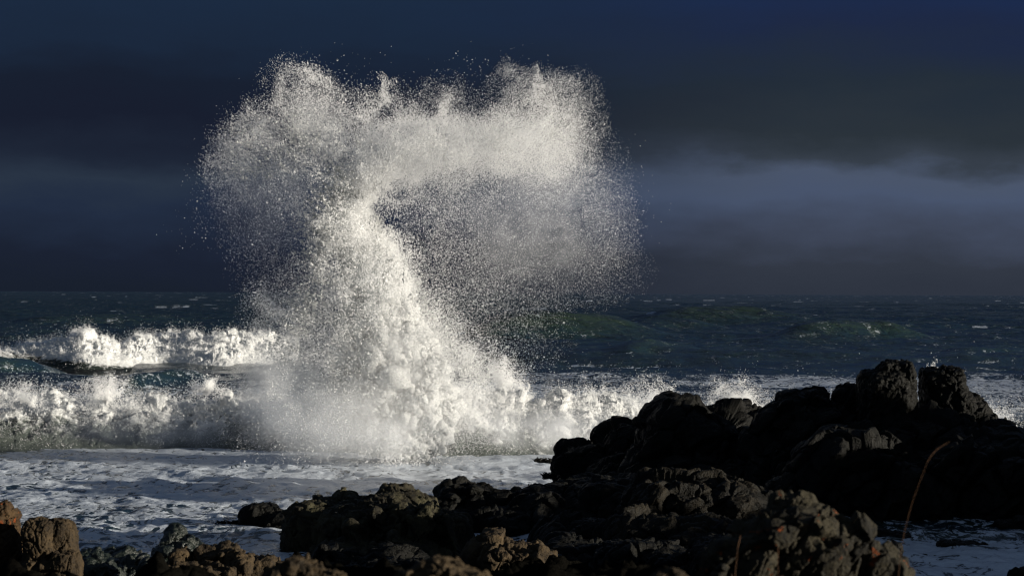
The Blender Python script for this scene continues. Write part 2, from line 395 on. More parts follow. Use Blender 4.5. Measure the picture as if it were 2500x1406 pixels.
# ------------------------------------------------------------------ breaking waves
def breaker(hk, name, label, group, px0, px1, prof, ns, nt, foam_fn, lump, droprate, drop_r, burst_k, seed):
    """prof(s in 0..1) -> (px, distance of the front foot, height, depth of the roller)"""
    root = bpy.data.objects.new(name, None); COL.objects.link(root)
    s = np.linspace(0, 1, ns); t = np.linspace(0, 1, nt)
    px, d0, hh, dep = prof(s)
    tt = t[None]
    yy = d0[:, None] + dep[:, None] * tt ** 1.3
    n1 = fbm(np.stack([px * .012, 0 * px + seed, 0 * px], -1), 4)
    hs = hh * (1 + .45 * n1) * hk
    shape = (.28 * sstep(tt, 0, .20) + .27 * sstep(tt, .10, .30) + .45 * sstep(tt, .24, .50)) * (1 - sstep(tt, .48, 1.0)) * (1 + .10 * noise(np.stack([(px[:, None] * .02 + 0 * tt).ravel(), (yy * .8).ravel(), 0 * yy.ravel()], -1)).reshape(ns, nt))
    zz = hs[:, None] * shape - .06
    xx = (px[:, None] - 1250) / FPX * yy
    V = np.stack([xx, yy + 0 * xx, zz], -1).reshape(-1, 3)
    # front-leaning normals, lumps pushed along them
    gx = np.gradient(V.reshape(ns, nt, 3), axis=0); gt = np.gradient(V.reshape(ns, nt, 3), axis=1)
    N = np.cross(gx, gt).reshape(-1, 3); N /= np.linalg.norm(N, axis=1)[:, None] + 1e-9
    if N[:, 2].mean() < 0: N = -N
    wq = V / lump + np.stack([noise(V / lump * .8 + 3), noise(V / lump * .8 + 13), noise(V / lump * .8 + 23)], -1) * .6
    b = fbm(wq, 5, .55, 2.1, 1)
    k = (np.clip(shape * 1.6, 0, 1) * np.clip(hs / hh.max(), .1, 1)[:, None]).ravel()
    V2 = V + N * (b * lump * .75 * k)[:, None]
    foam = foam_fn(xx.ravel(), yy.ravel(), V2[:, 2], np.repeat(px, nt)) + .35 * b
    me = raw_mesh('foam_roller', V2, grid_faces(ns, nt), 4, True, {'foam': foam})
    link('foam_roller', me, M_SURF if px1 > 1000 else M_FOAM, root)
    # spray torn off the lumps
    nd = droprate
    wgt = np.clip(k, 0, 1) * np.exp(2.0 * b) * (.15 + sstep(fbm(V / (lump * 1.6) + 40, 3), -.15, .35)); wgt *= (np.tile(t, ns) < .62)
    idx = rng.choice(len(V2), nd, p=wgt / wgt.sum())
    Pp = V2[idx]; Nn = N[idx] * .5 + np.array((0, -.1, .85))
    g = fbm(Pp / (lump * .33) + 77, 3)
    ln = rng.exponential(1, nd) * np.clip(.25 + 1.6 * g, .08, 2.0) * burst_k
    Pp = Pp + Nn * ln[:, None] + rng.normal(size=(nd, 3)) * .02 * burst_k / .2
    warp = np.stack([noise(Pp / .22 + 5), noise(Pp / .22 + 25), noise(Pp / .22 + 45)], -1)
    Pp = Pp + warp * np.minimum(ln, .5)[:, None] * .7
    droplets('spray', Pp, drop_r * rng.lognormal(0, .45, nd), M_DROP, root)['kind'] = 'stuff'
    return tag(root, label, 'wave', group)

def prof_near(s):
    px = -160 + s * 2860
    d0 = 60.5 + 1.2 * np.sin(px * .004) - 1.0 * np.exp(-((px - 950) / 260) ** 2) + 1.6 * sstep(px, 1500, 2400)
    hh = np.interp(px, [-200, 60, 270, 420, 520, 640, 1000, 1240, 1330, 1460, 1560, 1700, 1790, 1900, 2000, 2200, 2400, 2600],
                   [1.35, 1.45, 1.25, 1.15, 1.2, 1.3, 1.7, 1.70, 1.60, 1.50, 1.2, 1.05, 1.15, 1.15, 1.05, 1.0, 1.0, .95])
    return px, d0, hh, 9 + 0 * px
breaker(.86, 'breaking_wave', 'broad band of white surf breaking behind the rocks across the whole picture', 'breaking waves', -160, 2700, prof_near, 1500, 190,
        lambda x, y, z, px: .04 + .72 * sstep(z, .15, 1.15) + .16 * sstep(px, 1050, 1300) * (1 - sstep(px, 1450, 1700)), .5, 300000, .0075, .20, 4.0)  # less foam low down: shade of the lower front put into the colour
def prof_far(s):
    px = -60 + s * 790
    d0 = np.interp(px, [-30, 200, 400, 600, 740], [124, 126, 129, 131, 132]) + 1.2 * np.sin(px * .02)
    hh = np.interp(px, [-60, -10, 60, 200, 400, 520, 640, 740], [.5, 1.0, 1.5, 1.85, 2.0, 2.1, 2.1, 1.9])
    return px, d0, hh, np.interp(px, [-30, 600], [12, 14])
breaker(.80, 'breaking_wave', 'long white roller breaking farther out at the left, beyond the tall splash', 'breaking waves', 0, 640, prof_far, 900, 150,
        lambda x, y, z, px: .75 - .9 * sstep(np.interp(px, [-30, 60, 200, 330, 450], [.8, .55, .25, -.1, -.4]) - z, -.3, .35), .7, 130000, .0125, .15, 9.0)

# ------------------------------------------------------------------ the tall splash
D0 = 57.0
splash = bpy.data.objects.new('wave_splash', None); COL.objects.link(splash)
splash.location = (0, 0, 0)
tag(splash, 'tall bright white splash of spray spreading into two wings above the surf', 'splash')

# (px, py, sx, sy, angle deg, thousands of drops, drop size cm, depth sigma m, clumpiness 0..1, depth offset m)
PUFF = [
    # left wing
    (775, 295, 42, 58, 0, 14, .95, .5, .6, 0), (730, 230, 42, 48, -20, 6.5, .9, .5, .9, 0), (695, 205, 9, 26, 8, 1.6, .95, .2, .5, 0),
    (765, 195, 30, 22, 20, 1.6, .85, .3, .9, 0), (650, 330, 60, 44, -25, 13, 1.0, .7, .8, 0), (565, 380, 34, 42, 20, 7, 1.0, .5, .8, 0),
    (545, 420, 20, 44, -10, 4, .9, .5, .8, 0), (620, 300, 30, 22, -20, 3.2, 1.1, .4, .9, 0), (700, 400, 90, 60, 0, 17, .95, 1.0, .6, 0),
    (620, 480, 64, 70, 0, 10, .75, 1.1, .3, 0), (690, 560, 66, 80, 0, 10, .7, 1.1, .3, 0), (670, 640, 54, 60, 15, 5.5, .68, 1.0, .3, 0),
    (770, 430, 50, 60, 0, 9, 1.3, .8, 1.0, 0), (780, 470, 60, 80, 0, 10, .8, 1.0, .5, 0),
    # middle of the crown
    (860, 310, 70, 44, 10, 11, 1.0, .7, .7, 0), (935, 255, 40, 32, 0, 4.5, .95, .4, .9, 0), (870, 380, 60, 46, 0, 14, 1.15, .8, .8, 0),
    (960, 330, 46, 40, 0, 9, 1.05, .6, .6, 0), (1010, 370, 66, 40, -10, 46, 1.05, .7, .4, 0), (1100, 370, 70, 44, 0, 30, .95, .8, .3, 0),
    (1090, 270, 44, 40, 0, 4.5, .85, .5, .7, 0), (1150, 310, 50, 40, 0, 4.5, .85, .6, .6, 0),
    # right wing
    (1200, 350, 54, 40, 0, 27, .9, .7, .25, 0), (1305, 340, 58, 56, 0, 25, .85, .8, .25, 0), (1345, 385, 54, 56, 20, 14, .8, .8, .2, 0),
    (1330, 262, 56, 40, 0, 9, .8, .7, .4, 0), (1260, 215, 36, 26, 0, 2.6, .8, .4, .8, 0), (1335, 218, 44, 22, 10, 2.6, .8, .4, .8, 0),
    (1400, 320, 38, 70, 10, 9, .75, .7, .3, 0), (1250, 440, 110, 60, 0, 28, .8, 1.1, .2, 0), (1430, 460, 56, 90, -15, 17, .72, 1.0, .2, 0),
    (1300, 560, 120, 90, 0, 34, .72, 1.3, .2, 0), (1460, 580, 46, 80, 0, 11, .7, 1.0, .2, 0), (1500, 520, 26, 60, -10, 4.5, .72, .7, .3, 0),
    (1400, 660, 90, 44, 0, 11, .66, 1.1, .2, 0), (1130, 520, 80, 70, 0, 16, .85, 1.1, .4, 0), (1080, 440, 80, 44, 0, 20, .9, .9, .4, 0),
    (1010, 500, 50, 44, 0, 9, 1.0, .7, .7, 0), (1180, 680, 80, 64, 0, 15, .85, 1.1, .3, 0), (1250, 790, 70, 70, 0, 12, .8, 1.1, .3, 0),
    (1080, 610, 60, 60, 20, 12, .95, .9, .4, 0), (1120, 740, 50, 60, 0, 9, .95, .9, .4, 0), (1190, 880, 36, 34, 0, 5, 1.1, .6, .9, 0),
    # twisting column
    (945, 470, 40, 40, 0, 9, 1.0, .6, .5, 0), (1248, 196, 9, 22, 0, 1.0, .8, .2, .8, 0), (1312, 198, 8, 20, 0, 1.0, .8, .2, .8, 0), (925, 225, 8, 24, 0, 1.3, .9, .2, .8, 0), (1090, 250, 10, 22, 0, 1.6, .8, .2, .8, 0), (745, 170, 24, 12, 0, 1.3, .9, .2, .8, 0),
    (950, 395, 36, 26, -30, 34, 1.1, .5, .5, 0), (895, 435, 34, 34, 0, 34, 1.15, .5, .6, 0), (850, 490, 34, 42, 0, 20, 1.2, .5, .6, 0),
    (850, 560, 44, 44, 0, 24, 1.2, .6, .6, 0), (900, 600, 54, 40, 20, 27, 1.15, .6, .5, 0), (880, 670, 74, 50, 0, 38, 1.1, .8, .5, 0),
    (800, 590, 34, 44, 0, 9, 1.15, .6, .8, 0), (960, 650, 44, 50, 10, 24, 1.1, .7, .4, 0), (920, 760, 90, 60, 0, 50, 1.05, 1.0, .5, 0),
    (780, 700, 50, 44, 20, 15, 1.0, .8, .8, 0), (700, 760, 54, 36, 25, 14, .95, .9, .9, 0), (640, 765, 30, 24, 20, 4.0, .95, .6, .9, 0),
    (1010, 760, 46, 60, 0, 21, 1.05, .8, .4, 0), (930, 860, 120, 60, 0, 62, 1.0, 1.2, .5, 0), (740, 840, 70, 50, 0, 30, .9, 1.2, .5, 0),
    (1060, 860, 60, 60, 0, 30, 1.0, 1.0, .4, 0), (800, 930, 110, 60, 0, 50, .85, 1.4, .4, 0), (1000, 950, 120, 60, 0, 58, .95, 1.3, .4, 0),
    (1120, 930, 60, 50, 0, 22, .95, 1.0, .5, 0), (660, 930, 54, 60, 0, 17, .75, 1.2, .4, 0), (720, 1030, 80, 46, 0, 26, .75, 1.4, .3, -.3),
    (900, 1040, 120, 46, 0, 44, .85, 1.4, .3, -.4), (1060, 1030, 80, 50, 0, 30, .9, 1.2, .4, -.4), (960, 1095, 40, 26, 0, 8, 1.1, .8, .8, -.8), (800, 1080, 110, 24, 0, 12, .85, 1.0, .7, -.6),
    (1180, 1000, 60, 40, 0, 14, .85, 1.0, .4, -.3),
]
def build_spray():
    PP = []; RR = []; SS = []
    for (cx, cy, sx, sy, ang, nk, rc, sd, cl, off) in PUFF:
        column = 790 < cx < 1000 and 385 < cy < 800
        if column: fn, fr, fs = .65, .80, .80
        elif cx > 990 and cy < 420: fn, fr, fs = 1.9, .60, 1.0
        elif cx > 1000 and cy < 850: fn, fr, fs = .72, .60, 1.05
        elif cx < 800 and cy < 700: fn, fr, fs = (1.0 if cy < 450 else .70), .68, 1.0
        elif cy < 420: fn, fr, fs = 1.2, .70, 1.0
        else: fn, fr, fs = .75, .70, .95
        n = int(nk * 1000 * fn); n = int(n * (1.75 if fn != .65 else 1.25)); rc *= fr * (.82 if fn != .65 else 1); sx *= fs; sy *= fs; sd *= fs
        g = rng.normal(size=(n, 2)); rad = np.linalg.norm(g, axis=1); g *= (np.minimum(rad, 1.9) / rad)[:, None] * rng.uniform(.85, 1.15, (n, 1))
        ca, sa = math.cos(math.radians(ang)), math.sin(math.radians(ang))
        px = cx + g[:, 0] * sx * ca - g[:, 1] * sy * sa; py = cy + g[:, 0] * sx * sa + g[:, 1] * sy * ca
        dd = rng.normal(size=n) * sd + off
        p = W(px, py, D0); p[:, 1] += dd
        f = fbm(p / .55 + 7, 4, .6)
        keep = rng.random(n) < np.clip(.52 + cl * 2.6 * f, .02, 1)
        p = p[keep]
        # torn threads: drift along a rough flow field
        amp = .10 + .24 * cl
        for sc, am in ((.9, .55), (.33, .45), (.12, .28)):
            p = p + np.stack([noise(p / sc + 3), noise(p / sc + 33), noise(p / sc + 63)], -1) * (amp * am * sc ** .5 * 1.2)
        m = len(p); PP.append(p)
        RR.append(rc * .01 * 1.06 * rng.lognormal(0, .45, m))
        v = p - W(930, 900, D0)
        SS.append(v / (np.linalg.norm(v, axis=1, keepdims=True) + .3) * rng.uniform(.0, .9, (m, 1)))
    # stray drops thrown beyond the edge
    n = 4500; th = rng.uniform(-.15, math.pi + .15, n); ro = rng.normal(.95, .10, n)
    px = 1010 + 520 * np.cos(th) * ro; py = 560 - 390 * np.sin(th) * ro * (1 + .10 * np.sin(th * 7))
    p = W(px, py, D0); p[:, 1] += rng.normal(size=n) * .8
    k = rng.random(n) < np.clip(.3 + 2 * fbm(p / .8, 3), 0, 1); p = p[k]
    PP.append(p); RR.append(.0075 * rng.lognormal(0, .4, len(p))); SS.append(rng.normal(size=(len(p), 3)) * .3)
    P = np.concatenate(PP); r = np.concatenate(RR); st = np.concatenate(SS)
    ok = P[:, 2] > -.02
    print('spray drops', ok.sum())
    droplets('spray', P[ok], r[ok], M_DROP, splash, st[ok])['kind'] = 'stuff'
build_spray()

def build_core():
    # the dense twisting body of the splash: (px, py, half width px)
    path = np.array([(1030, 352, 16), (985, 372, 20), (940, 400, 27), (890, 440, 32), (850, 490, 34), (848, 550, 42), (885, 600, 56), (905, 660, 70), (920, 740, 88),
                     (935, 820, 118), (945, 900, 150), (955, 980, 165), (965, 1050, 150), (975, 1105, 110)], float)
    s = np.linspace(0, 1, len(path)); n = 15000
    u = rng.random(n) ** .82
    cx, cy, hw = (np.interp(u, s, path[:, k]) for k in range(3))
    th = rng.uniform(0, 2 * np.pi, n); ro = np.sqrt(rng.random(n)) * .95
    p = W(cx + hw * ro * np.cos(th), cy, D0 + .3); p[:, 1] += hw / FPX * D0 * .7 * ro * np.sin(th)
    f = fbm(p / .5 + 7, 3, .6)
    r = np.interp(u, [0, .3, .7, 1], [.045, .06, .07, .07]) * rng.lognormal(0, .5, n)
    k = (f > -.16) & (rng.random(n) < np.interp(u, [0, .7, 1], [1, .9, .25]))
    p = p[k]; r = r[k]
    p = p + np.stack([noise(p / .4 + 3), noise(p / .4 + 33), noise(p / .4 + 63)], -1) * .10
    o = blobs('foam_column', p, r, M_FOAM, splash, 2, .45)
    o.data.attributes.new('foam', 'FLOAT', 'POINT').data.foreach_set('value', np.full(len(o.data.vertices), .95, np.float32))
    # ropes of water torn off the body: they fly outwards in arcs and break into beads
    Q = []; QR = []
    def rope(px, py, ang, L, w, spread):
        a = math.radians(ang + rng.normal() * spread); L = L * rng.uniform(.4, 1.15) / FPX * D0; m = int(L / .022) + 4
        t = np.linspace(0, 1, m); b = W(px, py, D0 + rng.normal() * .45)
        dy = rng.normal() * .35
        q = b + np.stack([np.cos(a) * t * L, dy * t * L, np.sin(a) * t * L - .28 * L * t * t], -1)
        q = q + np.stack([noise(q / .35 + 3), noise(q / .35 + 33), noise(q / .35 + 63)], -1) * .16 * t[:, None]
        gap = rng.random(m) < 1.15 - .9 * t * rng.uniform(.6, 1.1)
        Q.append((q + rng.normal(size=q.shape) * .012)[gap]); QR.append((.85 * w * (1.1 - .75 * t) * rng.lognormal(0, .4, m))[gap])
    for _ in range(230):                                   # left flank
        py = rng.uniform(420, 900); px = np.interp(py, [420, 560, 700, 900], [850, 800, 790, 700])
        rope(px + rng.normal() * 15, py, 138, 95, .020, 28)
    for _ in range(200):                                   # crown, radiating up and outwards
        px = rng.uniform(700, 1360); py = np.interp(px, [700, 900, 1100, 1360], [340, 400, 360, 330]) + rng.normal() * 18
        rope(px, py, 90 - (px - 980) * .10, 105, .015, 24)
    for _ in range(120):                                   # tip of the left wing
        rope(rng.uniform(560, 760), rng.uniform(280, 440), 140, 75, .014, 30)
    for _ in range(150):                                   # right flank
        py = rng.uniform(540, 940); px = np.interp(py, [540, 700, 940], [900, 990, 1160])
        rope(px + rng.normal() * 12, py, 50, 75, .017, 30)
    q = np.concatenate(Q); qr = np.concatenate(QR)
    o = blobs('water_ropes', q, np.clip(qr, .004, .05), M_FOAM, splash, 1, .5); o['kind'] = 'stuff'
    o.data.attributes.new('foam', 'FLOAT', 'POINT').data.foreach_set('value', np.full(len(o.data.vertices), .95, np.float32))
build_core()

def mist_mat(dens):
    m, t = new_mat('water_mist')
    P = t.n('ShaderNodeTexCoord').outputs['Object']
    geo = t.n('ShaderNodeNewGeometry').outputs['Position']
    ln = t.n('ShaderNodeVectorMath', operation='LENGTH', ins={0: P}).outputs['Value']
    f = t.m('SUBTRACT', 1.0, t.step(ln, .15, .98))
    n = t.n('ShaderNodeTexNoise', ins={0: geo, 'Scale': 1.3, 'Detail': 4.0, 'Roughness': .6})
    d = t.m('MULTIPLY', t.m('MULTIPLY', f, dens), t.step(n.outputs[0], .30, .72))
    v = t.n('ShaderNodeVolumePrincipled', ins={'Color': (.97, .98, 1, 1), 'Density': d, 'Anisotropy': 0.0})
    t.l(v.outputs[0], t.n('ShaderNodeOutputMaterial').inputs['Volume']); return m
def mist(px, py, d, rx, ry, rd, dens, parent):
    V, F = ICO[3]; o = link('mist', raw_mesh('mist', V, F, 3), mist_mat(dens), parent)
    c = W(px, py, d); o.location = c; o.scale = (rx / FPX * d, rd, ry / FPX * d)
    o['kind'] = 'stuff'
for m_ in ((840, 1030, -.5, 300, 120, 1.9, 2.6), (680, 950, -.3, 140, 160, 1.5, 1.5), (945, 900, 0, 190, 180, 1.5, 2.2), (920, 720, 0, 130, 150, 1.1, 2.0),
           (862, 540, 0, 75, 125, .7, 2.0), (985, 385, 0, 120, 62, .7, 1.5), (1300, 355, 0, 175, 110, 1.2, .5), (1290, 540, 0, 270, 230, 1.5, .26),
           (770, 300, 0, 110, 135, 1.0, .55), (650, 440, 0, 170, 210, 1.3, .24), (1330, 1050, -.3, 270, 75, 1.8, .8), (340, 1050, .8, 340, 60, 1.8, .5)):
    mist(m_[0], m_[1], D0 + m_[2], *m_[3:], splash)

# small bursts along the near surf: (px, py of the foot, distance, radius px, thousands of drops)
def burst(px, py, d, R, nk, label, up=1.0, nf=26):
    n = int(nk * 1000); R = R / FPX * d
    fa = rng.uniform(.12, math.pi - .12, nf); fz = rng.normal(size=nf) * .5; fl = rng.uniform(.45, 1.1, nf)
    i = rng.integers(0, nf, n); t = rng.random(n) ** .75
    dirv = np.stack([np.cos(fa), fz * .7, np.sin(fa) * up], -1)[i]
    p = W(px, py, d) + dirv * (fl[i] * t * R)[:, None]; p[:, 2] -= .25 * R * (t * fl[i]) ** 2
    p += rng.normal(size=(n, 3)) * (.03 + .10 * t[:, None]) * R
    for sc, am in ((.4, .25), (.13, .12)):
        p = p + np.stack([noise(p / sc + 3), noise(p / sc + 33), noise(p / sc + 63)], -1) * am * sc * 1.6
    p = p[p[:, 2] > .02]
    o = droplets('spray_burst', p, .0085 * rng.lognormal(0, .45, len(p)), M_DROP, None)
    tag(o, label, 'spray', 'small bursts of spray along the surf')
burst(265, 985, 63, 95, 15, 'rounded burst of spray above the near surf, left of the tall splash')
burst(505, 965, 64, 62, 7, 'smaller burst of spray on the surf close beside the tall splash')
burst(60, 985, 62.5, 80, 6, 'low spray burst on the surf at the far left edge')
burst(1790, 985, 64, 85, 7, 'thin spray burst above the surf behind the black rock ridge')
burst(1215, 935, 60, 75, 8, 'spray burst at the right foot of the tall splash')
burst(2285, 905, 47.5, 26, .16, 'tiny spurt of spray between the two rock towers', 1.6, 7)
burst(2420, 1035, 61, 70, 6, 'burst of spray right of the right rock tower')
burst(1600, 1010, 60.5, 110, 8, 'wide ragged spray in front of the surf above the low black rocks')

# ------------------------------------------------------------------ rocks
DG = bpy.context.evaluated_depsgraph_get
def rock(name, label, mat, lumps, vox=None, rough=1.0, strata=(.6, 0, .8), group=None, cat='rock', facet=1.0, seed=0, bulge=0.0):
    """lumps: (px, py, rx px, ry px, distance, depth radius m, turn deg, squareness)"""
    V0, F0 = ICO[4]; Vs = []; Fs = []; k = 0
    for (px, py, rx, ry, d, rd, ang, sq) in lumps:
        v = np.sign(V0) * np.abs(V0) ** sq
        f = 1 + .16 * fbm(V0 * 1.1 + seed + k * 3.7 + px * .01, 2) * facet
        v = v * f[:, None] * np.array((rx / FPX * d, rd, ry / FPX * d))
        a = math.radians(ang); c, s = math.cos(a), math.sin(a)
        v = np.stack([v[:, 0] * c + v[:, 2] * s, v[:, 1], -v[:, 0] * s + v[:, 2] * c], -1)
        Vs.append(v + W(px, py, d)); Fs.append(F0 + len(V0) * k); k += 1
    V = np.concatenate(Vs); d = lumps[0][4]
    if vox is None: vox = 2.6 / FPX * d
    me = raw_mesh('t', V, np.concatenate(Fs), 3); o = link('t', me)
    m = o.modifiers.new('r', 'REMESH'); m.mode = 'VOXEL'; m.voxel_size = vox
    dg = DG(); me2 = bpy.data.meshes.new_from_object(o.evaluated_get(dg)); bpy.data.objects.remove(o)
    n = len(me2.vertices); V = np.empty(n * 3, np.float32); me2.vertices.foreach_get('co', V); V = V.reshape(-1, 3).astype(float)
    N = np.empty(n * 3, np.float32); me2.vertices.foreach_get('normal', N); N = N.reshape(-1, 3).astype(float)
    size = np.mean([(l[2] + l[3]) / FPX * l[4] for l in lumps]) * rough
    st = np.array(strata); st = st / np.linalg.norm(st)
    Q = V + seed * 5.1
    def along(p, sc, stretch):        # compress coordinates along the strata direction -> elongated forms
        t = p @ st; return (p - np.outer(t, st) * (1 - 1 / stretch)) / sc
    disp = .12 * size * fbm(Q / (size * 1.3), 3)
    def facets(sc, stretch, amp, tilt, crack, wob):
        P = along(Q + wob * sc * np.stack([noise(Q / sc), noise(Q / sc + 9), noise(Q / sc + 19)], -1), sc, stretch)
        f1, f2, cid, cc = worley(P)
        edge = f2 - f1
        return amp * sc * ((cid % 97) / 97 - .5) + tilt * sc * np.einsum('ij,ij->i', P - cc, _G[(cid * 7 + 5) & 4095]) - crack * sc * (1 - sstep(edge, 0, .09))
    disp += facets(size * .85, 2.2, .13 * facet, .22 * facet, .10, .20)
    disp += facets(size * .34, 1.9, .15 * facet, .36 * facet, .10, .22)
    disp += facets(size * .13, 1.5, .10, .26, .05, .3)
    disp += .020 * size * fbm(along(Q, size * .22, 2.0), 5, .55, 2.1, 2)
    disp += .006 * size * fbm(Q / (size * .05), 3, .6)
    V = V + N * disp[:, None]
    me2.vertices.foreach_set('co', V.astype(np.float32).ravel())
    me2.polygons.foreach_set('use_smooth', np.ones(len(me2.polygons), bool)); me2.update(); me2.name = name
    ob = link(name, me2, mat)
    tag(ob, label, cat, group)
    return ob
RG = 'black rocks of the ridge'
# black ridge, far to near
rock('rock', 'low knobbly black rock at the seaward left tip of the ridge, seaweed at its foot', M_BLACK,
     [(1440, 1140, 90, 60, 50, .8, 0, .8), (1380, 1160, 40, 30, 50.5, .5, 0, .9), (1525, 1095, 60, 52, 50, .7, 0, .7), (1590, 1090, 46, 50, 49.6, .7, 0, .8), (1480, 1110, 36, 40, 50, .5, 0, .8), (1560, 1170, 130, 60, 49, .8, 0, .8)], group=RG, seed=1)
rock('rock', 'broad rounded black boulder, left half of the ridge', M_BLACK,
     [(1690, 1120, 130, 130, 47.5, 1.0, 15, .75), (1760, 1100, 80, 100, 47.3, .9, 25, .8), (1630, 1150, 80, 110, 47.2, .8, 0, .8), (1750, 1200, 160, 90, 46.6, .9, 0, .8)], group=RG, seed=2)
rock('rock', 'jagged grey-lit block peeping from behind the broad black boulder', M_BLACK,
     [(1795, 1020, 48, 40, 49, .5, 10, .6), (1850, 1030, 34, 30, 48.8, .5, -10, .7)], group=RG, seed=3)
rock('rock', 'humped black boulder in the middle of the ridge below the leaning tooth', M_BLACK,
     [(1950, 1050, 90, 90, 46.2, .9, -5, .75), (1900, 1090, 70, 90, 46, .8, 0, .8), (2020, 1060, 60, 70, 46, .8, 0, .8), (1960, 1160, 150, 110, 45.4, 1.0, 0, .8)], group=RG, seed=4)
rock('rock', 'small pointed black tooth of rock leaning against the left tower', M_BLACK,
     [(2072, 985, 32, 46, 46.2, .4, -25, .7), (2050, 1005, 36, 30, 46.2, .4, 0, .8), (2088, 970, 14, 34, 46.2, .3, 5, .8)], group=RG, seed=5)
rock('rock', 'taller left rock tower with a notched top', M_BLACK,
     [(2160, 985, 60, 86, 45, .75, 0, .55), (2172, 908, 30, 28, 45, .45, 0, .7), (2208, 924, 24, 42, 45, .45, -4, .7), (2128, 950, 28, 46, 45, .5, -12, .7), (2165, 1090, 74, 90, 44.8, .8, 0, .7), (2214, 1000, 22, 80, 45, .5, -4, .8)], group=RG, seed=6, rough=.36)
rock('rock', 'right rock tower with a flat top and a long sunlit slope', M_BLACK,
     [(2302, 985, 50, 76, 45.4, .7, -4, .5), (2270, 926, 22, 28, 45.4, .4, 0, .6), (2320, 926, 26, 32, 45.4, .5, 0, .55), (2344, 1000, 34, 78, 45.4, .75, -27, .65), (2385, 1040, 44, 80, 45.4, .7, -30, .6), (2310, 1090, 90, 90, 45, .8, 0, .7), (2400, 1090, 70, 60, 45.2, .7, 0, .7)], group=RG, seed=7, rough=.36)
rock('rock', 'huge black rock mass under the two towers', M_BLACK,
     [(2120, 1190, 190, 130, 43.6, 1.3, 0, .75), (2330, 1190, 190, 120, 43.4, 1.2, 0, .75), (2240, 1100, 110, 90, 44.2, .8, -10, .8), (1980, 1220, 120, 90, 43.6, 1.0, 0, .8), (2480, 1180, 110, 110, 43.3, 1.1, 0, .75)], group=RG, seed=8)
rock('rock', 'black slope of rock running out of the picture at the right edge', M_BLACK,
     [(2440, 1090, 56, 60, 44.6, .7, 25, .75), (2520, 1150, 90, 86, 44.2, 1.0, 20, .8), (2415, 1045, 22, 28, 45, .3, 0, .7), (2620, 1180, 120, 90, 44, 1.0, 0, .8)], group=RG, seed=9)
# middle shelves
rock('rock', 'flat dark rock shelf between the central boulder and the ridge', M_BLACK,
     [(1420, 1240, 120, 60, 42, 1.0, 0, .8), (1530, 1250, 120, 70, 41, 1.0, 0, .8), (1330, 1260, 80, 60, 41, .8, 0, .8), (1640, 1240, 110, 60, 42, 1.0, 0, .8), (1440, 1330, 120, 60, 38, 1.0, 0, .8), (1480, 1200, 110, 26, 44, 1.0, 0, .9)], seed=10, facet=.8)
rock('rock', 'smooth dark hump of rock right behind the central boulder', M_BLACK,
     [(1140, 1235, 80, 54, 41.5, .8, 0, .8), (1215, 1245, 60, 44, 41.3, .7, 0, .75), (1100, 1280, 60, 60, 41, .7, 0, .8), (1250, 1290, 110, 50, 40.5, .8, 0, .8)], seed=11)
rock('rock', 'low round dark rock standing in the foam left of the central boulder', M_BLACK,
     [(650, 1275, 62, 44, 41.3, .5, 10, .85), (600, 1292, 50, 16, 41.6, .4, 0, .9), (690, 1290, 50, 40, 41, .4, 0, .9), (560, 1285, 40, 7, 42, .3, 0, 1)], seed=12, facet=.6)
rock('rock', 'big creased central boulder with olive ribs lit from the right', M_OLIVE,
     [(890, 1300, 150, 84, 38, 1.1, -12, .72), (990, 1250, 80, 60, 38.6, .8, 20, .75), (1060, 1320, 84, 70, 37.4, .8, 25, .7), (760, 1320, 76, 90, 38, .8, 0, .7), (965, 1215, 40, 30, 39, .5, 0, .7),
      (845, 1225, 30, 26, 39, .4, 10, .7), (930, 1370, 190, 60, 36.6, .9, 0, .75), (1110, 1300, 34, 50, 37, .5, 10, .7), (780, 1260, 50, 36, 38.6, .6, -20, .7), (960, 1310, 40, 90, 36.9, .5, 24, .8), (1030, 1290, 30, 80, 36.8, .5, 28, .8),
      (935, 1285, 20, 66, 36.7, .3, -30, .85), (985, 1262, 20, 62, 36.9, .3, -34, .85), (1020, 1305, 18, 70, 36.6, .3, -26, .85), (1070, 1275, 22, 60, 36.8, .3, -28, .85), (1105, 1320, 18, 66, 36.5, .3, -20, .85), (880, 1330, 18, 60, 36.5, .3, -30, .85), (975, 1345, 18, 60, 36.2, .3, -26, .85)],
     seed=13, strata=(.45, .1, -.85), facet=.8, rough=.75)
rock('rock', 'dark blocky rock with thin lit edges between the shelf and the lichen rock', M_DARK,
     [(1640, 1260, 110, 90, 36, 1.0, 0, .65), (1720, 1220, 46, 60, 36.4, .6, 0, .6), (1780, 1260, 70, 80, 36, .8, 10, .7), (1845, 1225, 36, 44, 36.4, .5, 20, .8), (1580, 1330, 120, 80, 34.5, .9, 0, .75), (1700, 1340, 130, 80, 34, .9, 0, .75), (1600, 1195, 40, 30, 37, .5, 0, .7)], seed=14)
rock('rock', 'brown boulder with a sunlit face, right of the central boulder at the bottom edge', M_BROWN2,
     [(1250, 1380, 90, 66, 29, .55, 8, .75), (1310, 1390, 36, 70, 29, .4, 0, .75), (1190, 1370, 50, 46, 29.2, .45, -15, .8), (1270, 1440, 110, 50, 29, .6, 0, .8)], seed=15, rough=.8)
rock('rock', 'small shiny stone beside the sunlit brown boulder', M_GREEN,
     [(1355, 1368, 20, 18, 31, .12, 0, .8), (1368, 1380, 14, 16, 31, .1, 0, .8)], seed=16)
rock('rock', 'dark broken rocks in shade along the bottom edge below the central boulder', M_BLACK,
     [(850, 1400, 90, 44, 33, .6, -8, .7), (960, 1392, 70, 50, 33, .6, 10, .7), (1060, 1400, 80, 40, 33, .6, 0, .75), (800, 1376, 40, 40, 33.4, .4, 20, .7), (1010, 1420, 260, 40, 32, .8, 0, .8)], seed=40)
